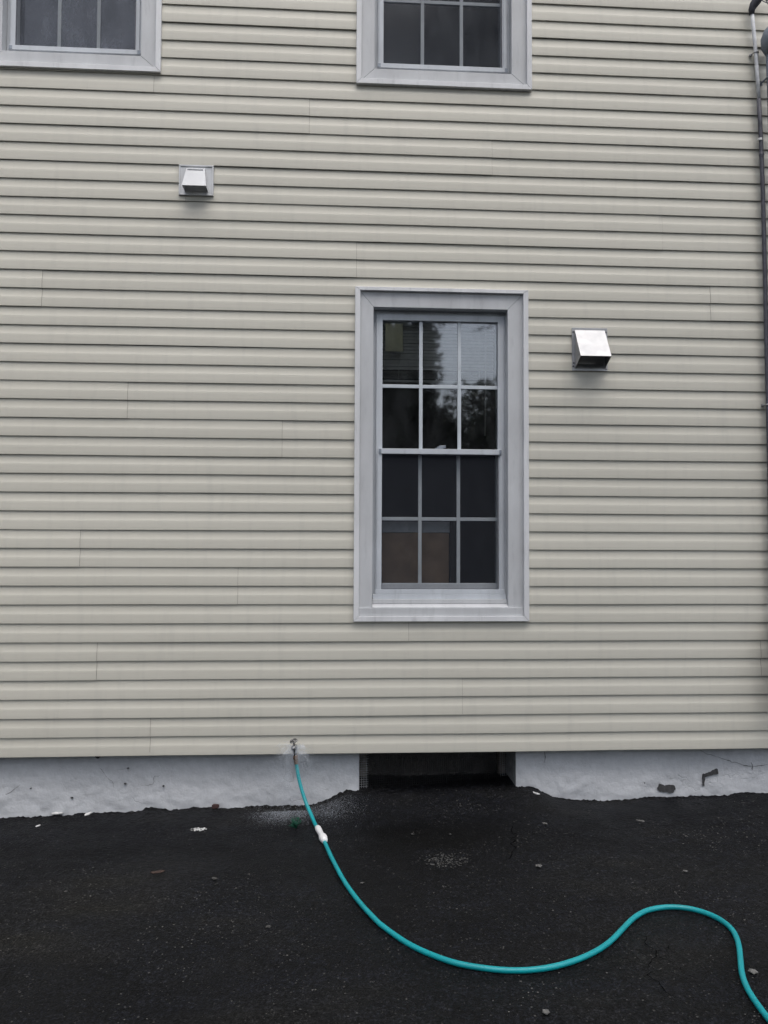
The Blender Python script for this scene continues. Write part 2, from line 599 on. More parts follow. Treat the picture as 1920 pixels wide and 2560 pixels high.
for pts, wd in ((((.900, -.320), (.873, -.403), (.890, -.44), (.856, -.484), (.870, -.51), (.835, -.542), (.850, -.60), (.824, -.636), (.802, -.707), (.766, -.735)), .0042),
                (((1.109, -1.415), (1.135, -1.45), (1.112, -1.491), (1.13, -1.54), (1.116, -1.579), (1.07, -1.62), (1.075, -1.66), (1.041, -1.684), (1.062, -1.73), (1.059, -1.777), (1.091, -1.823)), .0026),
                (((1.116, -1.579), (1.15, -1.60), (1.171, -1.647), (1.165, -1.68), (1.199, -1.721)), .0024),
                (((1.13, -1.54), (1.18, -1.53), (1.20, -1.50)), .0020)):
    ribbon('crack', pts, wd, 'black', drive)

# ---------------------------------------------------------------- the house
house = empty('house', 'two-storey house wall with beige vinyl siding over a white painted foundation', 'house', (0, 0, -.3))
HX0, HX1 = -4.6, 4.6
H = .1016
# outer rectangles of the three windows: x0, x1, z0, z1
WIN = {'main': (.084, 1.063, .720, 2.585), 'ul': (-1.979, -1.006, 3.765, 5.45), 'um': (.083, 1.088, 3.747, 5.45)}
INV = Matrix.Translation((0, 0, .3))


def hp(o):            # parts are modelled in world space under a house root that stands at the ground
    if o.parent is house:
        o.matrix_parent_inverse = INV
    return o


PROFILE = [(.0024, .0084), (.0010, .0077), (-.0008, .0020), (.0006, .0003), (.0040, .0000), (.0200, .0005), (.0380, .0012), (.0500, .0018),
           (.0525, .0022), (.0560, .0032), (.0620, .0047), (.0700, .0061), (.0790, .0071), (.0890, .0077), (.1005, .0080)]



def panel_mesh(row, x0, x1, yoff, seed):
    prof = []
    for c in (0, 1):
        prof += [(c * H + z, y) for z, y in PROFILE]
    zb = row * 2 * H
    cuts = [r for r in WIN.values() if r[2] < zb + 2 * H + .02 and r[3] > zb - .02 and r[0] < x1 and r[1] > x0]
    xs = set(np.linspace(x0, x1, max(2, int((x1 - x0) / .11))).tolist())
    for r in cuts:
        for e in (r[0] + .013, r[1] - .013):
            if x0 < e < x1:
                xs.add(e)
    xs = sorted(xs)

    def wob(x, z):
        return (noise.noise(Vector((x * 1.3, z * 2.1, seed * .37))) * .0014 + noise.noise(Vector((x * .5, row * 7.7, 2))) * .0016,
                noise.noise(Vector((x * 1.1, z * 5, 40 + seed))) * .0012)
    mb = MB()
    for xa, xb in zip(xs[:-1], xs[1:]):
        xm = (xa + xb) / 2
        segs = [(-1e9, 1e9)]
        for r in cuts:
            if r[0] + .013 < xm < r[1] - .013:
                segs = [(-1e9, r[2] + .013), (r[3] - .013, 1e9)]
        for lo, hi in segs:
            pl = []
            for (z, y) in prof:
                wz = zb + z
                if wz < lo or wz > hi:
                    continue
                pl.append((wz, y))
            if len(pl) < 2:
                continue
            if pl[-1][0] < zb + 2 * H - .01 and hi < 1e8 and hi - pl[-1][0] > 1e-4:
                pl.append((hi, pl[-1][1]))
            n = len(pl)
            vs = []
            for x in (xa, xb):
                for (z, y) in pl:
                    dz, dy = wob(x, z)
                    vs.append((x, y + yoff + dy, z + dz))
            mb.add(vs, [(i, n + i, n + i + 1, i + 1) for i in range(n - 1)])
    return mb


JOINTS = {0: [-1.01], 1: [.69], 2: [-1.30, 2.40], 3: [.39], 4: [-.55], 5: [-1.40], 8: [-.316], 9: [-1.16], 12: [-1.63, 2.13], 13: [.09],
          14: [1.85], 15: [-.86], 16: [.86], 17: [-.18], 18: [-1.045], 6: [-2.9, 3.1], 7: [-2.6], 10: [-2.6], 11: [-3.0, 3.3], 19: [-2.5], 20: [3.0], 21: [2.9]}


def merge_doubles(o, d=.0002):
    bm = bmesh.new()
    bm.from_mesh(o.data)
    bmesh.ops.remove_doubles(bm, verts=bm.verts, dist=d)
    bmesh.ops.recalc_face_normals(bm, faces=bm.faces)
    bm.to_mesh(o.data)
    bm.free()


for row in range(0, 28):
    js = sorted(JOINTS.get(row, [random.uniform(-3, 3)]))
    ends = [HX0] + js + [HX1]
    for i in range(len(ends) - 1):
        a, b = ends[i], ends[i + 1]
        if i < len(ends) - 2:
            b -= .0006
        if i:
            a += .0006
        up = (i % 2 == 0)
        # the lapping panel lies over its neighbour; a window that cuts right through a row leaves two lengths
        spans = [(a, b)]
        for r in WIN.values():
            if r[2] + .013 < row * 2 * H + .001 and r[3] - .013 > (row + 1) * 2 * H - .001:
                nxt = []
                for (p, q) in spans:
                    if p < r[0] + .013 and q > r[1] - .013:
                        nxt += [(p, r[0] + .013), (r[1] - .013, q)]
                    elif r[0] + .013 < p < r[1] - .013 < q:
                        nxt += [(r[1] - .013, q)]
                    elif p < r[0] + .013 < q < r[1] - .013:
                        nxt += [(p, r[0] + .013)]
                    elif not (p >= r[0] + .013 and q <= r[1] - .013):
                        nxt += [(p, q)]
                spans = nxt
        for (p, q) in spans:
            o = panel_mesh(row, p, q, 0.0 if up is False else -.0016, row * 5 + i).build('siding_panel', 'vinyl', house)
            merge_doubles(o)
            # keep the creases crisp but let the cove roll softly
            o.data.polygons.foreach_set('use_smooth', [True] * len(o.data.polygons))
            o.data.set_sharp_from_angle(angle=R(24))
            hp(o)

# --- structural wall behind the siding, with openings; closed body behind it so the rooms stay dark
HOLES = [(r[0] + .10, r[1] - .10, r[2] + .10, r[3] - .10) for r in WIN.values()]


def holed_wall(x0, x1, z0, z1, y0, y1, holes):
    xs = sorted({x0, x1, *[h[0] for h in holes], *[h[1] for h in holes]})
    zs = sorted({z0, z1, *[h[2] for h in holes], *[h[3] for h in holes]})
    mb = MB()
    for a, b in zip(xs[:-1], xs[1:]):
        for c, d in zip(zs[:-1], zs[1:]):
            if any(h[0] <= (a + b) / 2 <= h[1] and h[2] <= (c + d) / 2 <= h[3] for h in holes):
                continue
            mb.box(a, b, y0, y1, c, d)
    return mb


hp(holed_wall(HX0, HX1, .004, 5.69, .055, .16, HOLES).build('wall', 'sheath', house))
hp(box('wall', 'roomw', house, HX0, HX0 + .1, .165, 5, -.8, 5.69, 0))
hp(box('wall', 'roomw', house, HX1 - .1, HX1, .165, 5, -.8, 5.69, 0))
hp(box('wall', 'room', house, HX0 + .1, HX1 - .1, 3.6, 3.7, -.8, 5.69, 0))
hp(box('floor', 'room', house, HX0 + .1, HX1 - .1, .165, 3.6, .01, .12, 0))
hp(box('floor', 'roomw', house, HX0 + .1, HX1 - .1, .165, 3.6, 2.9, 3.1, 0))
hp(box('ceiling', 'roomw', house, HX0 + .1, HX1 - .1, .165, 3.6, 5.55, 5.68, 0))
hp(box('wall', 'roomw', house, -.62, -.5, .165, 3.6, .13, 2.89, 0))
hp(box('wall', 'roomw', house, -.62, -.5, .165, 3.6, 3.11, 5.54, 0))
# roof with overhanging eave above the picture
rf = MB().add([(HX0 - .2, -.35, 5.72), (HX1 + .2, -.35, 5.72), (HX1 + .2, 5.2, 7.6), (HX0 - .2, 5.2, 7.6), (HX0 - .2, -.35, 5.86), (HX1 + .2, -.35, 5.86), (HX1 + .2, 5.2, 7.75), (HX0 - .2, 5.2, 7.75)],
              [(0, 3, 2, 1), (4, 5, 6, 7), (0, 1, 5, 4), (1, 2, 6, 5), (2, 3, 7, 6), (3, 0, 4, 7)]).build('roof', 'mast', house)
hp(rf)

# --- foundation: uneven parging with an opening for the basement window
OPX0, OPX1 = .122, 1.008


def build_foundation():
    xs = np.unique(np.round(np.concatenate([np.arange(HX0, -2.1, .15), np.arange(-2.1, OPX0, .014), [OPX0], np.linspace(OPX0, OPX1, 30), np.arange(OPX1, 2.7, .014), np.arange(2.7, HX1, .15)]), 5))
    zs = np.linspace(-.50, .004, 38)
    mb = MB()
    ids = {}
    vs = []

    def vid(i, j):
        if (i, j) not in ids:
            x, z = xs[i], zs[j]
            p = Vector((x, z, 1.7))
            d = noise.noise(p * 2.3) * .010 + noise.noise(p * 7) * .007 + noise.noise(Vector((x * 14, z * 24, 3))) * .0042 + noise.noise(p * 45) * .0016
            low = max(0, min(1, (-.10 - z) / .15))
            d = d * (.45 + .75 * low) - low * .008
            if OPX0 - .03 < x < OPX1 + .03:
                d *= min(1, min(abs(x - OPX0), abs(x - OPX1)) / .03)
            ids[(i, j)] = len(vs)
            vs.append((x, .085 + d, z))
        return ids[(i, j)]
    fs = []
    for i in range(len(xs) - 1):
        xm = (xs[i] + xs[i + 1]) / 2
        for j in range(len(zs) - 1):
            if OPX0 < xm < OPX1 and zs[j] > -.30:
                continue
            fs.append((vid(i, j), vid(i + 1, j), vid(i + 1, j + 1), vid(i, j + 1)))
    mb.add(vs, fs)
    return hp(mb.build('foundation', 'found', house, smooth=True))


found = build_foundation()


def fsh(x, z, k=1.0088):
    return x * k, 1.164 + (z - 1.164) * k


for pts, wd in ((((2.053, -.018), (2.111, -.041), (2.166, -.059), (2.222, -.073), (2.287, -.099), (2.361, -.113), (2.454, -.099)), .0035),
                (((1.159, -.012), (1.163, -.043), (1.157, -.076)), .006),
                (((-1.287, -.074), (-1.254, -.116), (-1.222, -.143), (-1.199, -.184)), .0016),
                (((-1.809, -.211), (-1.774, -.205), (-1.739, -.181), (-1.704, -.154)), .002),
                (((-1.083, -.159), (-1.033, -.17), (-1.001, -.162), (-.988, -.119), (-.961, -.113)), .0016),
                (((2.35, -.085), (2.366, -.113), (2.362, -.13)), .006)):
    c = ribbon('crack', [fsh(*q) for q in pts], wd, 'crack', found, 'wall', .076)
    c.matrix_parent_inverse = Matrix.Identity(4)
    hp(c)


def patch(name, poly, mat, parent, y=.037):
    poly = [fsh(*q) for q in poly]
    y += .040
    P = []
    n = len(poly)
    for i in range(n):
        a, b = Vector(poly[i]), Vector(poly[(i + 1) % n])
        for k in range(3):
            q = a.lerp(b, k / 3)
            if k:
                q += Vector((random.uniform(-.003, .003), random.uniform(-.003, .003)))
            P.append((q.x, q.y))
    if sum(P[i][0] * P[(i + 1) % len(P)][1] - P[(i + 1) % len(P)][0] * P[i][1] for i in range(len(P))) < 0:
        P.reverse()
    return hp(MB().prism(P, y, y + .03).build(name, mat, parent))


patch('bare_patch', [(1.818, -.2), (1.85, -.213), (1.877, -.207), (1.905, -.212), (1.907, -.234), (1.891, -.252), (1.84, -.247), (1.817, -.242), (1.805, -.224)], 'bare', found, .029)
patch('bare_patch', [(2.07, -.154), (2.091, -.146), (2.119, -.139), (2.135, -.13), (2.156, -.122), (2.16, -.147), (2.146, -.153), (2.109, -.159), (2.083, -.166), (2.0775, -.216), (2.068, -.213), (2.068, -.174)], 'bare', found, .031)
for (x, z), r in (((1.237, -.243), .011), ((1.304, -.236), .009), ((1.732, -.194), .005), ((-1.15, -.158), .005), ((-.944, -.173), .005), ((-1.136, -.076), .004), ((-1.648, -.176), .004), ((-1.43, -.229), .004), ((-1.30, -.012), .016)):
    patch('bare_patch', [(x + r * random.uniform(.6, 1.3) * math.cos(a), z + r * .6 * random.uniform(.6, 1.3) * math.sin(a)) for a in np.arange(0, 6.2, .9)], 'bare', found, .031)
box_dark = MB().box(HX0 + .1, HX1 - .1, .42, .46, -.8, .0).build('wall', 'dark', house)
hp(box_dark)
# basement window: jambs, old timber frame, pane lightened by a painted veil, hardware cloth in front
bw = hp(MB().box(OPX0 + .004, OPX0 + .05, .33, .38, -.30, .0).box(OPX1 - .05, OPX1 - .004, .33, .38, -.30, .0).box(OPX0 + .05, OPX1 - .05, .33, .38, -.05, .0)
        .box(OPX0 + .05, OPX1 - .05, .33, .38, -.30, -.235).build('basement_window', 'wood', house, bevel=.003))
hp(box('pane', 'lightened_pane', bw, OPX0 + .05, OPX1 - .05, .355, .359, -.235, -.05, 0))
for nm, xa, xb in (('jamb', OPX0 - .06, OPX0), ('jamb', OPX1, OPX1 + .06)):
    mbj = MB()
    ny, nz = 12, 14
    side = xb if nm == 'jamb' and xa < OPX0 else xa
    vs = [(side + noise.noise(Vector((y * 25, z * 25, side * 9))) * .004 * (1 if 0 < iy < ny - 1 else 0), y, z) for iy, y in enumerate(np.linspace(.086, .40, ny)) for z in np.linspace(-.32, .003, nz)]
    mbj.add(vs, [(i * nz + j, i * nz + j + 1, (i + 1) * nz + j + 1, (i + 1) * nz + j) for i in range(ny - 1) for j in range(nz - 1)])
    hp(mbj.build('jamb', 'jamb', bw, smooth=True))
WX0, WX1, WY0, WY1 = OPX0 + .003, OPX1 - .004, .115, .29


def wy(x):
    return WY0 + (WY1 - WY0) * (x - WX0) / (WX1 - WX0)


mw, mp_, mq_ = MB(), MB(), MB()
for i in range(int((WX1 - WX0) / .0127) + 1):
    x = WX0 + i * .0127
    t = mp_ if i < 4 else (mq_ if i > 65 else mw)
    t.box(x - .0008, x + .0008, wy(x) - .0008, wy(x) + .0008, -.235, -.002)
for j in range(18):
    z = -.23 + j * .0127
    for (a, b, t) in ((WX0, WX0 + .05, mp_), (WX0 + .05, WX1 - .035, mw), (WX1 - .035, WX1, mq_)):
        t.tube([(a, wy(a) - .001, z), (b, wy(b) - .001, z)], .0008, 4)
hp(mw.build('hardware_cloth', 'wire', bw))
hp(mp_.build('hardware_cloth', 'wirep', bw))
hp(mq_.build('hardware_cloth', 'wirep', bw))


# ---------------------------------------------------------------- windows
def ring(name, mat, parent, o, i, y0, y1, gap=.0004, bevel=.0012):
    """four mitred boards between an outer and an inner rectangle"""
    ox0, ox1, oz0, oz1 = o
    ix0, ix1, iz0, iz1 = i
    polys = [[(ox0, oz0), (ox1, oz0), (ix1, iz0), (ix0, iz0)], [(ox1, oz0), (ox1, oz1), (ix1, iz1), (ix1, iz0)],
             [(ox1, oz1), (ox0, oz1), (ix0, iz1), (ix1, iz1)], [(ox0, oz1), (ox0, oz0), (ix0, iz0), (ix0, iz1)]]
    out = []
    for pl in polys:
        cx = sum(p[0] for p in pl) / 4
        cz = sum(p[1] for p in pl) / 4
        q = []
        for (x, z) in pl:
            d = math.hypot(x - cx, z - cz)
            k = 1 - gap / d
            q.append((cx + (x - cx) * k, cz + (z - cz) * k))
        out.append(hp(MB().prism(q, y0 + random.uniform(0, .0006), y1).build(name, mat, parent, bevel=bevel)))
    return out


def window(key, main=False, foggy=False):
    x0, x1, z0, z1 = WIN[key]
    W = x1 - x0
    jx, jt = .0285, .020
    jb = .028
    # storm frame
    fx0, fx1 = x0 + .123, x1 - .126
    fz0, fz1 = z0 + (.147 if main else .108), z1 - .132
    sx0, sx1 = fx0 + .035, fx1 - .034          # clear width
    # the part "window" is its fixed frame
    mb = MB()
    for b in ((fx0, sx0, .055, .105, fz0, fz1), (sx1, fx1, .055, .105, fz0, fz1), (sx0, sx1, .055, .105, fz1 - .034, fz1)):
        mb.box(*b)
    mb.box(fx0 - .022, fx0, .068, .12, fz0 - .02, fz1 + .03).box(fx1, fx1 + .022, .068, .12, fz0 - .02, fz1 + .03).box(fx0, fx1, .070, .12, fz1, fz1 + .03)
    win = hp(mb.build('window', 'frame', house, bevel=.0016))
    # channel and casing
    ring('trim_channel', 'channel', win, (x0, x1, z0, z1), (x0 + jx, x1 - jx, z0 + jb, z1 - jt), -.017, .04, .0007)
    ci = (x0 + .103, x1 - .114, z0 + (.076 if main else .098), z1 - .108)
    ring('casing', 'trim', win, (x0 + jx, x1 - jx, z0 + jb, z1 - jt), ci, .004, .066, .0008)
    if main:
        hp(box('sill', 'trim', win, x0 + jx + .001, x1 - jx - .001, -.006, .0035, z0 + jb + .0005, z0 + .074, .0012))
        hp(MB().add([(x0 + .104, .062, z0 + .105), (x1 - .115, .062, z0 + .105), (x1 - .115, -.002, z0 + .0775), (x0 + .104, -.002, z0 + .0775),
                     (x0 + .104, .062, z0 + .06), (x1 - .115, .062, z0 + .06), (x1 - .115, -.002, z0 + .06), (x0 + .104, -.002, z0 + .06)],
                    [(0, 3, 2, 1), (4, 5, 6, 7), (0, 1, 5, 4), (1, 2, 6, 5), (2, 3, 7, 6), (3, 0, 4, 7)]).build('sill', 'trim', win, bevel=.001))
        hp(box('sill', 'trim', win, x0 + .105, x1 - .116, .030, .0615, z0 + .094, z0 + .118, .0015))
        hp(box('sill', 'frame', win, x0 + .107, x1 - .118, .046, .0675, z0 + .1185, z0 + .1462, .0015))
    else:
        hp(box('sill', 'trim', win, x0 + .105, x1 - .116, .05, .10, z0 + .085, z0 + .1075, .0015))
    mid = z0 + (.935 if main else .95)
    # lower half: screen in its frame, sash behind it
    zb = fz0 + .026 if main else fz0 + .052
    hp(box('bottom_rail', 'frame', win, fx0 - .001, fx1 + .001, .047, .066, fz0 + (.0 if main else .026), zb, .0012))
    for a, b in ((fx0, sx0 - .001), (sx1 + .001, fx1)):
        hp(box('screen_frame', 'frame', win, a + .008, b - .001 if a == fx0 else b - .008, .0485, .0555, zb, mid, .001))
    if not main:
        for a in (fx0 + .001, fx1 - .018):
            hp(box('corner_key', 'mast', win, a, a + .017, .0455, .0475, fz0 + .028, zb - .003, .0005))
    hp(MB().add([(sx0 - .002, .0575, zb), (sx1 + .002, .0575, zb), (sx1 + .002, .0575, mid), (sx0 - .002, .0575, mid)], [(0, 1, 2, 3)]).build('insect_screen', 'screen', win))
    for b in ((sx0 - .003, sx0 + .001, zb, mid), (sx1 - .001, sx1 + .003, zb, mid), (sx0 + .0012, sx1 - .0012, zb - .0005, zb + .0030), (sx0 + .0012, sx1 - .0012, mid - .0055, mid - .0005)):
        hp(box('gasket', 'cable', win, b[0], b[1], .0545, .0572, b[2], b[3], 0))
    # meeting rail
    hp(box('meeting_rail', 'frame', win, fx0 + .016, fx1 - .016, .042, .074, mid, mid + .030, .0015))
    for a in (fx0 + .016, fx1 - .030):
        hp(box('corner_key', 'mast', win, a + .0005, a + .0135, .0395, .0415, mid + .004, mid + .027, .0005))
    lsb = zb + .032
    hp(box('sash_rail', 'frame', win, sx0, sx1, .098, .126, zb - .02, lsb, .002))
    # panes and muntins; the glass of a sash is cut by its bars into six lights
    mxs = [sx0 + (sx1 - sx0) * k for k in (.333, .667)]
    top = fz1 - .034
    gl = 'glass' if main else ('glass_fog_sky' if foggy else 'glass_up')
    for (za, zc, y, zm) in ((mid + .030, top, .072, (mid + .03 + top) / 2 - .008), (lsb, mid + .01, .104, (lsb + mid) / 2)):
        for xm in mxs:
            hp(box('muntin', 'muntin', win, xm - .010, xm + .010, y - .003, y + .011, za, zc, .0015))
        cols = [sx0] + mxs + [sx1]
        for k in range(3):
            a = cols[k] + (.0102 if k else 0)
            b = cols[k + 1] - (.0102 if k < 2 else 0)
            hp(box('muntin', 'muntin', win, a, b, y - .0025, y + .0105, zm - .010, zm + .010, .0015))
            for (p, q) in ((za, zm), (zm, zc)):
                pa = MB().box(cols[k], cols[k + 1], y + .0035, y + .0065, p, q).build('pane', 'glass_low' if main and y > .1 else gl, win)
                hp(pa)
    # interior stool and side stops
    hp(box('stop', 'frame', win, fx0 - .02, fx0 + .03, .126, .16, fz0, fz1, .002))
    hp(box('stop', 'frame', win, fx1 - .03, fx1 + .02, .126, .16, fz0, fz1, .002))
    if main:
        lx = (sx0 + sx1) / 2 + .005
        lk = hp(MB().box(lx - .034, lx + .012, .051, .068, mid + .031, mid + .037).box(lx - .022, lx + .026, .052, .068, mid + .037, mid + .045)
                .box(lx - .012, lx + .026, .0515, .066, mid + .045, mid + .051).build('sash_lock', 'mast', win, bevel=.0015))
    return win, (sx0, sx1, fz0, fz1, mid, zb)


win_main, WM = window('main', True)
win_ul, WU = window('ul', foggy=True)
win_um, WV = window('um')

# --- things seen through the main window
sx0, sx1, fz0, fz1, mid, zb = WM
bl = empty('window_blind', 'cream venetian blind half raised behind the upper panes of the middle window', 'window blind', ((sx0 + sx1) / 2, .17, 2.40))
BINV = Matrix.Translation((-(sx0 + sx1) / 2, -.17, -2.40))


def bp(o):
    o.matrix_parent_inverse = BINV
    return o


bp(box('headrail', 'blind', bl, sx0 - .01, sx1 + .01, .150, .19, 2.415, 2.445, .002))
nsl = 13
zz = 2.405
zl = []
while zz > 2.155:
    zl.append(zz)
    zz -= .0195
for k in range(9):
    zl.append(2.150 - k * .0052)
for i, z in enumerate(zl):
    ang = R(58) if i < len(zl) - 9 else R(12)
    ca, sa = math.cos(ang) * .0125, math.sin(ang) * .0125
    vs = []
    for x in np.linspace(sx0 + .004, sx1 - .004, 9):
        dz = noise.noise(Vector((x * 4, z * 50, 1))) * .0014
        for (u, bow) in ((-1, 0), (0, .0018), (1, 0)):
            vs.append((x, .17 + u * ca - bow * sa * 40, z - u * sa * -1 + bow + dz))
    fs = []
    for a in range(8):
        for b in range(2):
            fs.append((a * 3 + b, a * 3 + b + 1, a * 3 + b + 4, a * 3 + b + 3))
    bp(MB().add(vs, fs).build('slat', 'blind', bl, smooth=True))
bp(box('bottom_rail', 'blind', bl, sx0 + .004, sx1 - .004, .158, .182, 2.086, 2.099, .003))
for x in (sx0 + .10, (sx0 + sx1) / 2, sx1 - .09):
    bp(MB().tube([(x, .156, 2.42), (x, .155, 2.09)], .0012, 6).build('cord', 'blind', bl))
bp(MB().tube([(sx1 - .052, .150, 2.41), (sx1 - .056, .148, 1.775)], .0042, 8).build('wand', 'blind', bl, smooth=True))

pa = MB()
vs = []
for i, x in enumerate(np.linspace(.259, .360, 5)):
    for z in np.linspace(2.246, 2.405, 6):
        vs.append((x, .081 + .004 * math.sin(x * 40) * (2.405 - z) * 4, z))
pa.add(vs, [(i * 6 + j, (i + 1) * 6 + j, (i + 1) * 6 + j + 1, i * 6 + j + 1) for i in range(4) for j in range(5)])
tag(pa.build('paper_note', 'paper', smooth=True), 'yellowed paper sheet taped inside the top left pane of the middle window', 'paper')

cab = empty('cabinet', 'tan wooden cabinet with a pale top standing behind the lower panes of the middle window', 'cabinet', (.38, .35, .12))
CINV = Matrix.Translation((-.38, -.35, -.12))
for nm, mt, b in (('body', 'cab', (.06, .640, .175, .50, .12, 1.212)), ('top', 'cabtop', (.05, .645, .168, .51, 1.213, 1.277)), ('side_post', 'room', (.648, .682, .18, .22, .12, 1.285))):
    o = box(nm, mt, cab, *b, bevel=.004)
    o.matrix_parent_inverse = CINV

# red cloth item inside the upper middle window
rc = MB()
vs = []
for i in range(9):
    for j in range(9):
        a = i / 8 * 6.283
        h = j / 8
        rr = .11 * (1 - h * .75) * (1 + .25 * noise.noise(Vector((i, j, 4))))
        vs.append((.80 + rr * math.cos(a), .34 + rr * .8 * math.sin(a), 3.88 + h * .20))
rc.add(vs, [(i * 9 + j, ((i + 1) % 9) * 9 + j, ((i + 1) % 9) * 9 + j + 1, i * 9 + j + 1) for i in range(8) for j in range(8)])
tag(rc.build('cloth_bundle', 'cloth', smooth=True), 'dim red cloth bundle on the ledge inside the upper middle window', 'cloth')

# ---------------------------------------------------------------- vents
v1 = empty('exhaust_vent', 'white plastic hooded wall vent on a square flange, below the upper windows', 'wall vent', (-.802, 0, 3.16), 'hooded vents on the siding')
V1 = Matrix.Translation((.802, 0, -3.16))
o = MB().box(-.897, -.708, -.009, .012, 3.076, 3.246).build('flange', 'ventp', v1, bevel=.002)
o.matrix_parent_inverse = V1
for b in ((-.897, -.708, -.014, -.0092, 3.238, 3.246), (-.897, -.708, -.014, -.0092, 3.076, 3.083), (-.897, -.889, -.014, -.0092, 3.0832, 3.2378), (-.716, -.708, -.014, -.0092, 3.0832, 3.2378)):
    o = box('rim', 'ventp', v1, *b, bevel=.001)
    o.matrix_parent_inverse = V1


def hood(back_top, front, back_bot, x0t, x1t, x0, x1, th=.003):
    """open-bottomed hood: top slope and two cheeks, each with thickness. points (y, z)"""
    (ya, za), (yb, zb_), (yc, zc) = back_top, front, back_bot
    mb = MB()
    mb.add([(x0t, ya, za), (x1t, ya, za), (x1, yb, zb_), (x0, yb, zb_), (x0t, ya + .001, za - th), (x1t, ya + .001, za - th), (x1 - th * .5, yb + th, zb_ + .0005), (x0 + th * .5, yb + th, zb_ + .0005)],
           [(3, 2, 1, 0), (4, 5, 6, 7), (0, 1, 5, 4), (2, 3, 7, 6)])
    return mb


def cheek(x0t, x0, s, bt, fr, bb, th=.003):
    (ya, za), (yb, zb_), (yc, zc) = bt, fr, bb
    return MB().add([(x0t, ya, za), (x0, yb, zb_), (x0, yc, zc), (x0t + s * th, ya, za - th), (x0 + s * th, yb + th, zb_ + .0006), (x0 + s * th, yc, zc + .0006)],
                    [(0, 1, 2), (5, 4, 3), (0, 3, 4, 1), (1, 4, 5, 2), (2, 5, 3, 0)])


bt, fr, bb = (-.0095, 3.224), (-.082, 3.0985), (-.0095, 3.0985)
for nm, mbb in (('hood', hood((-.030, 3.220), fr, bb, -.853, -.753, -.866, -.736)), ('cheek', cheek(-.853, -.866, 1, (-.0095, 3.224), fr, bb)), ('cheek', cheek(-.753, -.736, -1, (-.0095, 3.224), fr, bb))):
    o = mbb.build(nm, 'ventp', v1, bevel=.0008)
    o.matrix_parent_inverse = V1
# top lip closing hood to flange, raised border on the hood face
o = MB().add([(-.853, -.0095, 3.226), (-.753, -.0095, 3.226), (-.753, -.0305, 3.2205), (-.853, -.0305, 3.2205)], [(0, 3, 2, 1)]).build('hood_lip', 'ventp', v1)
o.matrix_parent_inverse = V1
for (a, b) in (((-.846, 3.214), (-.760, 3.208)),):
    yy = -.0345
    o = MB().box(-.846, -.760, -.0395, -.033, 3.2065, 3.2125).build('hood_ridge', 'ventp', v1, bevel=.001)
    o.matrix_parent_inverse = V1
o = MB().box(-.862, -.740, -.0105, -.0092, 3.0995, 3.20).build('duct_opening', 'ventp', v1)
o.matrix_parent_inverse = V1

v2 = empty('dryer_vent', 'shiny galvanized steel hooded dryer vent screwed to the siding right of the middle window', 'wall vent', (1.418, 0, 2.25), 'hooded vents on the siding')
V2 = Matrix.Translation((-1.418, 0, -2.25))
o = MB().box(1.316, 1.521, -.0045, -.0015, 2.134, 2.380).build('flange', 'galv', v2, bevel=.0008)
o.matrix_parent_inverse = V2
bt, fr, bb = (-.0055, 2.366), (-.112, 2.194), (-.0055, 2.145)
for nm, mbb in (('hood', hood(bt, fr, bb, 1.332, 1.505, 1.3315, 1.5055, .0018)), ('cheek', cheek(1.332, 1.3315, 1, bt, fr, bb, .0018)), ('cheek', cheek(1.505, 1.5055, -1, bt, fr, bb, .0018))):
    o = mbb.build(nm, 'galv', v2)
    o.matrix_parent_inverse = V2
o = MB().add([(1.345, -.008, 2.172), (1.493, -.008, 2.172), (1.493, -.045, 2.158), (1.345, -.045, 2.158)], [(0, 3, 2, 1)]).build('damper', 'galv', v2)
o.matrix_parent_inverse = V2
for (x, z) in ((1.3235, 2.357), (1.513, 2.357), (1.3235, 2.160), (1.513, 2.146), (1.326, 2.178)):
    o = MB().tube([(x, -.0046, z), (x, -.0075, z), (x, -.0085, z)], [.0045, .0045, .002], 8).build('screw', 'screw', v2, smooth=True)
    o.matrix_parent_inverse = V2

# ---------------------------------------------------------------- conduits at the right
c1 = empty('service_conduit', 'thin white pipe running down into a dark cable with a small entrance head', 'conduit', (2.446, -.03, .35))
I1 = Matrix.Translation((-2.446, .03, -.35))


def pp(o, inv):
    o.matrix_parent_inverse = inv
    return o


pp(MB().tube([(2.383, -.03, 4.246), (2.392, -.03, 4.14), (2.401, -.03, 4.03), (2.410, -.03, 3.88), (2.417, -.03, 3.736)], .0105, 12).build('pipe', 'pipew', c1, smooth=True), I1)
pp(MB().tube([(2.4172, -.03, 3.733), (2.422, -.031, 3.60), (2.427, -.03, 3.462), (2.431, -.03, 3.28), (2.434, -.03, 3.14), (2.439, -.03, 2.672), (2.441, -.03, 2.324), (2.445, -.03, 1.951), (2.448, -.03, 1.52), (2.450, -.03, .60)], .0118, 12).build('cable', 'cable', c1, smooth=True), I1)
pp(MB().tube([(2.4195, -.031, 3.531 - .03), (2.4205, -.031, 3.518 - .03)], .0132, 12).build('tape_band', 'white', c1), I1)
pp(MB().tube([(2.4275, -.031, 3.42), (2.4278, -.031, 3.405), (2.428, -.031, 3.39)], [.012, .0145, .012], 10).build('joint', 'cable', c1), I1)
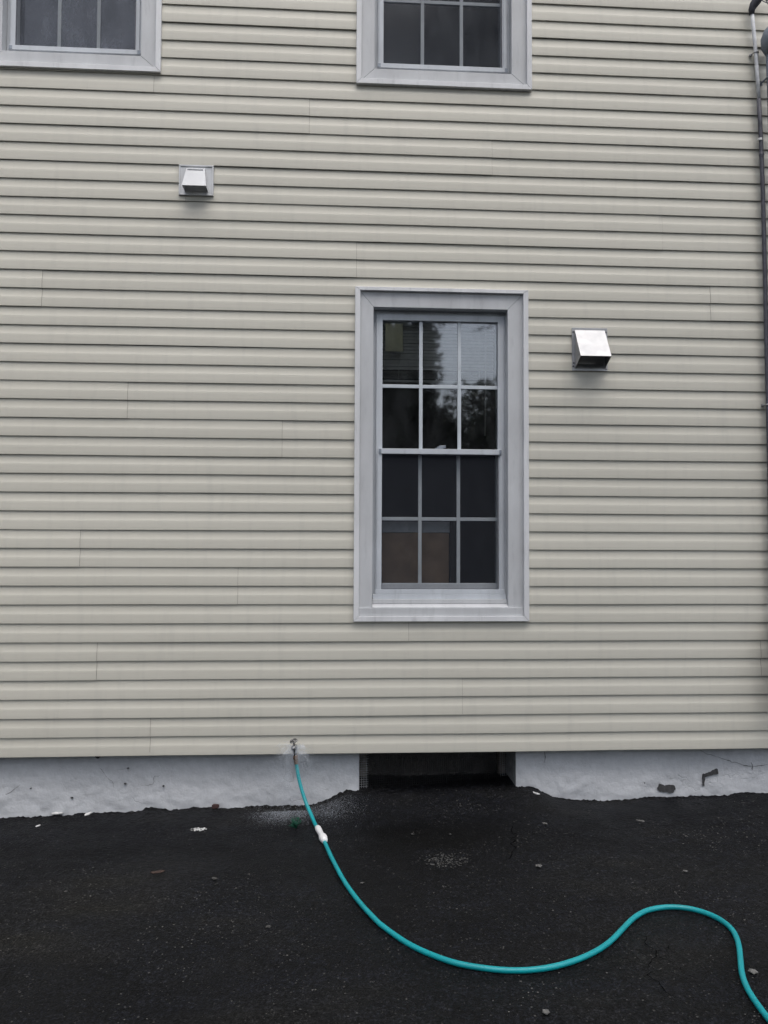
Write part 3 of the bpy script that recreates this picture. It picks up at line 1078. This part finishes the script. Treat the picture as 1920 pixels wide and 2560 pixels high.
# entrance head: hooded casting leaning over to the right
pp(MB().tube([(2.382, -.03, 4.235), (2.380, -.034, 4.262), (2.388, -.040, 4.285), (2.402, -.05, 4.305), (2.418, -.06, 4.33), (2.43, -.062, 4.345)], [.013, .019, .024, .026, .024, .012], 12).build('entrance_head', 'headm', c1, smooth=True), I1)
for k, pts in enumerate((((2.41, -.07, 4.30), (2.425, -.085, 4.275), (2.44, -.09, 4.265), (2.47, -.09, 4.27), (2.52, -.08, 4.32)), ((2.412, -.07, 4.305), (2.43, -.09, 4.295), (2.437, -.09, 4.28), (2.46, -.09, 4.273), (2.52, -.09, 4.28)),
                         ((2.42, -.07, 4.31), (2.434, -.08, 4.31), (2.436, -.085, 4.285), (2.45, -.09, 4.25), (2.50, -.08, 4.22)))):
    P = [Vector(p) for p in pts]
    Q = []
    for i in range(len(P) - 1):
        for s in range(4):
            Q.append(P[i].lerp(P[i + 1], s / 4))
    pp(MB().tube(Q + [P[-1]], .0022, 6).build('wire', 'cable', c1, smooth=True), I1)
for (x, z) in ((2.403, 4.008), (2.4455, 1.951)):
    pp(MB().box(x - .026, x - .011, -.012, -.002, z - .006, z + .006).box(x + .011, x + .026, -.012, -.002, z - .006, z + .006)
       .tube([(x - .015, -.012, z), (x - .012, -.036, z), (x, -.044, z), (x + .012, -.036, z), (x + .015, -.012, z)], .004, 6).build('strap', 'galv', c1, bevel=.001), I1)

c2 = empty('service_mast', 'thick blue-grey service mast with rounded weatherhead at the right edge', 'conduit', (2.50, -.07, .35))
I2 = Matrix.Translation((-2.50, .07, -.35))
pp(MB().tube([(2.474, -.065, 4.03), (2.480, -.065, 3.8), (2.484, -.065, 3.45), (2.490, -.065, 3.1), (2.496, -.065, 2.5), (2.50, -.065, .9)], .030, 20).build('pipe', 'mast', c2, smooth=True), I2)
pp(MB().tube([(2.476, -.065, 3.985), (2.470, -.07, 4.02), (2.468, -.078, 4.06), (2.474, -.085, 4.095), (2.482, -.085, 4.12), (2.49, -.08, 4.132)], [.034, .052, .056, .050, .036, .012], 20).build('weatherhead', 'mast', c2, smooth=True), I2)
pp(MB().box(2.428, 2.45, -.012, -.002, 3.828, 3.848).tube([(2.44, -.012, 3.838), (2.448, -.07, 3.840), (2.47, -.095, 3.842), (2.50, -.097, 3.842), (2.52, -.07, 3.84)], .005, 8).build('strap', 'mast', c2), I2)
pp(MB().box(2.452, 2.66, -.14, -.02, .26, .74).build('meter_box', 'headm', c2, bevel=.01), I2)

# ---------------------------------------------------------------- garden faucet
fa = empty('garden_faucet', 'leaking chrome garden faucet poking out under the lowest siding panel', 'faucet', (-.230, -.02, .05))
IF = Matrix.Translation((.230, .02, -.05))
pp(MB().tube([(-.230, .03, .042), (-.231, -.03, .044), (-.232, -.058, .046)], [.012, .012, .0135], 14).build('inlet_pipe', 'chrome', fa, smooth=True), IF)
pp(MB().tube([(-.231, -.050, .048), (-.231, -.058, .049), (-.232, -.075, .050), (-.232, -.084, .050), (-.232, -.089, .0503), (-.232, -.0905, .0504)], [.010, .0165, .0175, .015, .009, .001], 20).build('valve_body', 'chrome', fa, smooth=True), IF)
pp(MB().tube([(-.231, -.060, .050), (-.229, -.061, .030), (-.2265, -.061, .016), (-.225, -.0615, .006)], [.013, .0115, .0115, .0125], 16).build('spout', 'chrome', fa, smooth=True), IF)
pp(MB().tube([(-.232, -.070, .058), (-.2335, -.074, .084)], .0045, 10).build('stem', 'chrome', fa, smooth=True), IF)
hb = MB()
ringp = []
for k in range(25):
    a = k / 24 * 2 * math.pi
    ringp.append((-.234 + .0175 * math.cos(a), -.076 + .013 * math.sin(a), .0905 + .0035 * math.cos(a) + .006 * math.sin(a)))
hb.tube(ringp, [.0042 + .0011 * math.cos(5 * k / 24 * 2 * math.pi) for k in range(25)], 8, cap=False)
hb.tube([(-.249, -.076, .0885), (-.234, -.076, .091), (-.219, -.076, .093)], [.003, .0055, .003], 8)
pp(hb.build('handle', 'chrome', fa, smooth=True), IF)
hx = []
pp(MB().tube([(-.2255, -.0615, .008), (-.2245, -.0617, .0075), (-.2225, -.062, -.006), (-.222, -.062, -.0068)], [.012, .0158, .0158, .013], 6).build('coupling_nut', 'brass', fa, bevel=.0012), IF)

# ---------------------------------------------------------------- hose
HOSE = [[-0.2217, -0.062, -0.006], [-0.219, -0.063, -0.032], [-0.214, -0.066, -0.064], [-0.203, -0.076, -0.118], [-0.185, -0.095, -0.173], [-0.159, -0.13, -0.231], [-0.136, -0.175, -0.263], [-0.106, -0.254, -0.299], [-0.077, -0.378, -0.298], [-0.055, -0.479, -0.298], [-0.031, -0.61, -0.298], [-0.005, -0.732, -0.297], [0.035, -0.907, -0.296], [0.091, -1.091, -0.295], [0.149, -1.24, -0.294], [0.18, -1.304, -0.294], [0.257, -1.428, -0.292], [0.332, -1.509, -0.291], [0.405, -1.568, -0.29], [0.479, -1.603, -0.288], [0.569, -1.63, -0.287], [0.663, -1.636, -0.285], [0.764, -1.616, -0.283], [0.878, -1.564, -0.281], [0.978, -1.49, -0.279], [1.064, -1.398, -0.278], [1.14, -1.317, -0.276], [1.217, -1.263, -0.275], [1.308, -1.245, -0.273], [1.391, -1.269, -0.272], [1.45, -1.336, -0.271], [1.467, -1.425, -0.271], [1.442, -1.522, -0.271], [1.395, -1.625, -0.272], [1.355, -1.708, -0.273], [1.328, -1.786, -0.273], [1.314, -1.86, -0.273], [1.305, -1.953, -0.274], [1.306, -2.045, -0.273], [1.333, -2.125, -0.273], [1.42, -2.25, -0.264], [1.6, -2.34, -0.262], [1.85, -2.38, -0.258], [2.2, -2.36, -0.252], [2.7, -2.2, -0.244]]


def catmull(P, n=8):
    P = [np.array(p) for p in P]
    out = []
    for i in range(len(P) - 1):
        p0, p1, p2, p3 = P[max(i - 1, 0)], P[i], P[i + 1], P[min(i + 2, len(P) - 1)]
        for k in range(n):
            t = k / n
            out.append(.5 * ((2 * p1) + (-p0 + p2) * t + (2 * p0 - 5 * p1 + 4 * p2 - p3) * t * t + (-p0 + 3 * p1 - 3 * p2 + p3) * t ** 3))
    out.append(P[-1])
    return out


HP = catmull(HOSE)
# smooth the traced line and settle it on the asphalt
A = np.array(HP)
for _ in range(6):
    A[1:-1] = A[1:-1] * .5 + (A[:-2] + A[2:]) * .25
HR = .0098
gzv = ground_z(A[:, 0], A[:, 1]) + HR + .001
for i in range(len(A)):
    A[i, 2] = gzv[i] if i > 60 else max(A[i, 2], gzv[i])
for _ in range(3):
    A[50:-1, 2] = A[50:-1, 2] * .5 + (A[49:-2, 2] + A[51:, 2]) * .25
ho = empty('garden_hose', 'teal garden hose snaking from the faucet across the dark asphalt', 'hose', (-.08, -.4, -.297))
IH = Matrix.Translation((.08, .4, .297))
pp(MB().tube([tuple(p) for p in A[8:]], HR, 14).build('tube', 'hose', ho, smooth=True), IH)
pp(MB().tube([tuple(p) for p in A[0:10]], [.0108] * 10, 14).build('ferrule', 'brass', ho, smooth=True), IH)
# white hourglass connector lying where the two lengths join
d = np.linalg.norm(np.diff(A, axis=0), axis=1).cumsum()
i0 = int(np.argmin(np.linalg.norm(A - np.array([-.098, -.285, -.298]), axis=1)))
i1 = int(np.argmin(np.linalg.norm(A - np.array([-.056, -.470, -.298]), axis=1)))
cp = [A[i] + np.array([0, 0, .006]) for i in range(i0, i1 + 1)]
n = len(cp)
prof = []
for k in range(n):
    t = k / (n - 1)
    r = .0158 - .0022 * math.exp(-((t - .42) / .13) ** 2) + .0050 * math.exp(-((t - .74) / .15) ** 2)
    if t < .03 or t > .97:
        r *= .82
    prof.append(r)
pp(MB().tube([tuple(p) for p in cp], prof, 20).build('connector', 'white', ho, smooth=True), IH)

# ---------------------------------------------------------------- water spraying from the faucet
ws = MB()
rw = random.Random(5)
for k in range(120):
    a = rw.gauss(0, 1)
    side = rw.choice((-1, 1))
    vx = side * (.10 + abs(rw.gauss(.28, .22)))
    vz = rw.uniform(-.1, .75)
    vy = -rw.uniform(.05, .45)
    p0 = Vector((-.229 + side * rw.uniform(.010, .018), -.055, rw.uniform(.02, .075)))
    t0, t1 = rw.uniform(.0, .10), 0
    t1 = t0 + rw.uniform(.02, .055)
    pts = []
    for s in range(5):
        t = t0 + (t1 - t0) * s / 4
        pts.append(p0 + Vector((vx * t, vy * t, vz * t - 4.9 * t * t)))
    r = rw.uniform(.00035, .00085)
    ws.tube(pts, [r * .3, r, r, r * .8, r * .2], 4, cap=False)
for k in range(13000):
    vx = rw.gauss(0, .45)
    vx += math.copysign(.06, vx)
    vz = rw.uniform(-.3, .8)
    vy = -rw.uniform(.0, .6)
    t = rw.uniform(.02, .30)
    p = Vector((-.228, -.07, .045)) + Vector((vx * t, vy * t, vz * t - 4.9 * t * t))
    if p.z < gz(p.x, p.y) or p.y > .03:
        continue
    ws.octa(p, rw.uniform(.0003, .0008), 1.8)
tag(ws.build('water_spray', 'water'), 'fine spray of leaking water fanning out around the faucet', 'water', kind='stuff')

sp = MB()
for k in range(11000):
    if rw.random() < .6:
        x, y = rw.gauss(-.28, .085), -.01 - abs(rw.gauss(.05, .06))
    else:
        x, y = rw.gauss(-.02, .085), .02 - abs(rw.gauss(.09, .06))
    r = rw.uniform(.0002, .00065) * (2.2 if rw.random() < .05 else 1)
    sp.octa((x, y, gz(x, y) + .003), r, rw.uniform(.5, 2.2))
tag(sp.build('water_splash', 'water'), 'white splash droplets on the asphalt under the faucet', 'water', kind='stuff')

# ---------------------------------------------------------------- small things on the ground
def flake(name, c, ln, wd, ang, mat, label, cat, group=None, th=.004, tilt=.0):
    n = 11
    P = []
    for k in range(n):
        a = 2 * math.pi * k / n
        r = rw.uniform(.7, 1.15)
        P.append((ln / 2 * math.cos(a) * r, wd / 2 * math.sin(a) * r))
    ca, sa = math.cos(ang), math.sin(ang)
    vs = []
    x0, y0 = c
    z0 = gz(x0, y0) + .004
    for zoff in (0, th):
        for (u, v) in P:
            x, y = x0 + u * ca - v * sa, y0 + u * sa + v * ca
            vs.append((x, y, max(gz(x, y) + .003, z0) + zoff + tilt * u + rw.uniform(0, .0015)))
    fs = [tuple(range(n, 2 * n)), tuple(range(n - 1, -1, -1))] + [(i, (i + 1) % n, (i + 1) % n + n, i + n) for i in range(n)]
    return tag(MB().add(vs, fs).build(name, mat), label, cat, group)


gf = 'paint flakes fallen along the foundation'
flake('paint_flake', (-1.346, .050), .040, .030, .6, 'flake', 'white paint flake lying at the foundation edge on the far left', 'paint flake', gf, tilt=.25)
flake('paint_flake', (-1.515, .066), .070, .030, .1, 'flake', 'wide white paint flake wedged between asphalt and foundation at far left', 'paint flake', gf, tilt=.02)
flake('paint_flake', (-1.558, -.095), .030, .010, 1.0, 'flake', 'tiny white sliver on the asphalt at far left', 'paint flake', gf)
flake('paint_flake', (1.10, -.010), .050, .014, -.9, 'flake', 'long white sliver beside the right corner of the basement opening', 'paint flake', gf, tilt=.1)
flake('paint_flake', (1.563, -.323), .050, .016, -.6, 'stone', 'dull grey sliver on the asphalt below the bare foundation patch', 'paint flake', gf)
flake('brick_chip', (-.664, .050), .036, .022, .2, 'redchip', 'dark red brick chip at the foundation edge left of the faucet', 'brick chip', th=.018)
flake('dry_leaf', (-.799, -.718), .062, .030, .3, 'leafb', 'small brown dead leaf on the asphalt at left', 'leaf', th=.002)
crumbs = MB()
for k in range(60):
    x, y = rw.gauss(-.70, .022), rw.gauss(-.214, .012)
    crumbs.stone((x, y, gz(x, y) + .003), rw.uniform(.0016, .0055), rw)
tag(crumbs.build('paint_crumbs', 'flake'), 'small heap of white paint crumbs on the asphalt left of the faucet', 'crumbs', kind='stuff')

gst = 'loose pebbles on the asphalt'
for (x, y), r, lab in (((.376, -.409), .0085, 'pale round pebble in the wet patch below the basement opening'), ((.564, -.431), .007, 'dim pebble in the dark wet patch, right of the pale one'),
                       ((1.067, -.333), .013, 'flat grey pebble right of the basement opening'), ((1.705, -.565), .010, 'bright chip on the asphalt at upper right'),
                       ((1.525, -.946), .013, 'grey pebble alone on the asphalt at right, above the hose crest'), ((.903, -.834), .014, 'thin flat stone right of the gravel patch'),
                       ((1.40, -1.72), .016, 'pale pebble right of the descending hose at lower right'), ((.65, -1.884), .013, 'pale pebble at the bottom edge below the hose'),
                       ((-.258, -1.275), .011, 'white stone chip on the asphalt left of the hose'), ((-.532, -.831), .010, 'small pale pebble right of the dead leaf'),
                       ((-1.142, -.901), .008, 'tiny pale pebble at far left'), ((-.03 + .14, -.93), .008, 'bright white chip right of the hose bend')):
    y += .024
    tag(MB().stone((x, y, gz(x, y) + .004), r, rw).build('pebble', 'gravel' if r < .012 else 'stone'), lab, 'pebble', gst)

grv = MB()
for k in range(260):
    x, y = rw.gauss(.50, .062), rw.gauss(-.69, .040)
    grv.stone((x, y, gz(x, y) + .002), rw.uniform(.0012, .0045), rw)
tag(grv.build('gravel_patch', 'gravel'), 'patch of exposed loose gravel in a worn hollow of the asphalt', 'gravel', kind='stuff')
bits = MB()
for k in range(3600):
    x, y = rw.uniform(-1.9, 2.4), -abs(rw.uniform(.02, 2.2))
    if noise.noise(Vector((x * 1.4, y * 1.4, 8))) < rw.uniform(-.5, .5):
        continue
    bits.stone((x, y, gz(x, y) + .0015), (.0009 + .0022 * rw.random() ** 4), rw)
tag(bits.build('grit', 'stone'), 'fine pale grit scattered over the asphalt', 'grit', kind='stuff')

wd = empty('weed', 'small dark green weed growing from the asphalt below the faucet', 'weed', (-.21, -.272, gz(-.21, -.272)))
IW = Matrix.Translation((.21, .303, -gz(-.21, -.272)))
g0 = gz(-.21, -.272)
lf, st = MB(), MB()
for k in range(13):
    a = rw.uniform(0, 6.28)
    L = rw.uniform(.016, .042)
    tip = Vector((-.21 + L * math.cos(a), -.272 + L * math.sin(a), g0 + rw.uniform(.015, .060)))
    st.tube([(-.21, -.272, g0), tuple(Vector((-.21, -.272, g0)).lerp(tip, .5) + Vector((0, 0, .008))), tuple(tip)], [.0014, .001, .0006], 5)
    for j in range(11):
        c = Vector((-.21, -.272, g0 + .003)).lerp(tip, rw.uniform(.35, 1)) + Vector((rw.uniform(-.006, .006), rw.uniform(-.006, .006), rw.uniform(0, .008)))
        b = rw.uniform(0, 6.28)
        u = Vector((math.cos(b), math.sin(b), rw.uniform(-.3, .6))) * rw.uniform(.005, .010)
        v = Vector((-math.sin(b), math.cos(b), rw.uniform(-.4, .4))) * rw.uniform(.002, .0045)
        lf.add([c - u, c + v * .9, c + u, c - v * .9], [(0, 1, 2, 3)])
pp(lf.build('leaves', 'weed', wd), IW)
pp(st.build('stem', 'weed', wd), IW)


# ---------------------------------------------------------------- trees across the drive, mirrored in the panes, and one added to shade the wall
def tree(name, label, trunk, crown_c, crown_r, nleaf, leafmat, seed, size=.13, lumps=26):
    rr = np.random.default_rng(seed)
    t = empty(name, label, 'tree', trunk, 'trees across the driveway')
    inv = Matrix.Translation((-trunk[0], -trunk[1], -trunk[2]))
    cc, cr = np.array(crown_c), np.array(crown_r)
    tb = MB()
    top = cc - np.array([0, 0, cr[2] * .2])
    tr = np.array(trunk)
    tb.tube([tuple(tr), tuple(tr + (top - tr) * .3 + np.array([.1, 0, 0])), tuple(tr + (top - tr) * .65), tuple(top)], [.26, .2, .15, .08], 10)
    L = []
    for k in range(lumps):
        d = rr.normal(size=3)
        d /= np.linalg.norm(d)
        q = cc + d * cr * rr.uniform(.35, .95)
        L.append((q, rr.uniform(.16, .34)))
        s = tr + (top - tr) * rr.uniform(.5, 1)
        tb.tube([tuple(s), tuple((s + q) / 2 + rr.normal(size=3) * .15), tuple(q)], [.06, .035, .012], 5)
    pp(tb.build('trunk', 'bark', t, smooth=True), inv)
    n = nleaf
    li = rr.integers(0, lumps, n)
    cen = np.array([l[0] for l in L])[li]
    rad = np.array([l[1] for l in L])[li][:, None] * cr
    d = rr.normal(size=(n, 3))
    d /= np.linalg.norm(d, axis=1)[:, None]
    P = cen + d * rad * (rr.uniform(0, 1, (n, 1)) ** .45)
    u = rr.normal(size=(n, 3))
    u /= np.linalg.norm(u, axis=1)[:, None]
    v = np.cross(u, rr.normal(size=(n, 3)))
    v /= np.linalg.norm(v, axis=1)[:, None]
    s = rr.uniform(.5, 1, (n, 1)) * size
    V = np.stack([P - u * s, P + v * s * .5, P + u * s, P - v * s * .5], 1).reshape(-1, 3)
    mb = MB()
    mb.v = V.tolist()
    mb.f = np.arange(n * 4).reshape(-1, 4).tolist()
    pp(mb.build('crown', leafmat, t), inv)
    return t


tree('broadleaf_tree', 'tall overhanging tree mirrored as dark leaves in the upper panes', (5.6, -9.5, -.25), (3.2, -9.0, 8.5), (4.6, 3.0, 3.75), 60000, 'leaf1', 3, .085, 70)
tree('dense_tree', 'low dense tree mirrored in the dark lower right panes of the middle window', (5.4, -17, -.2), (5.4, -17, 2.7), (3.8, 2.4, 3.2), 50000, 'leaf2', 4, .13, 80)
tree('dense_tree', 'taller dense tree mirrored in the dark left panes of the middle window', (.6, -17.5, -.3), (.6, -17.5, 4.6), (2.5, 2.2, 5.2), 60000, 'leaf2', 5, .13, 90)
tree('dense_tree', 'low rounded tree behind the others, mirrored in the middle panes of the middle window', (3.0, -18.8, -.3), (3.0, -18.8, 2.4), (2.2, 1.4, 3.3), 40000, 'leaf2', 9, .13, 70)
tree('dense_tree', 'leafy tree across the driveway far to the left, mirrored in the fogged window', (-6.5, -17, -.4), (-6.5, -17, 3.2), (3.6, 2.6, 3.3), 20000, 'leaf2', 6, .18, 40)
tree('added_shade_tree', 'big unseen tree added left of the driveway to darken the left of the wall', (-8.6, -4.6, -.4), (-8.6, -4.6, 6.4), (3.0, 3.2, 4.6), 20000, 'leaf1', 8, .18, 50)  # unseen crown added to block sky light from the wall's left side
hd = empty('hedge', 'clipped green hedge across the driveway, mirrored in the lowest panes', 'hedge', (0, -20, -.4))
IHD = Matrix.Translation((0, 20, .4))
rr = np.random.default_rng(21)
nh = 60000
P = np.stack([rr.uniform(-14, 14, nh), -20 + rr.normal(0, .45, nh), -.4 + 3.6 * rr.uniform(0, 1, nh) ** .8 + rr.normal(0, .12, nh)], 1)
u = rr.normal(size=(nh, 3))
u /= np.linalg.norm(u, axis=1)[:, None]
v = np.cross(u, rr.normal(size=(nh, 3)))
v /= np.linalg.norm(v, axis=1)[:, None]
hb = MB()
hb.v = np.stack([P - u * .13, P + v * .07, P + u * .13, P - v * .07], 1).reshape(-1, 3).tolist()
hb.f = np.arange(nh * 4).reshape(-1, 4).tolist()
pp(hb.build('foliage', 'leaf2', hd), IHD)
hs_ = MB()
for k in range(40):
    x = -13.5 + k * .7
    hs_.tube([(x, -20, -.4), (x + .1, -20.05, 1.0), (x + .05, -19.95, 2.6)], [.05, .04, .015], 6)
pp(hs_.build('stems', 'bark', hd), IHD)
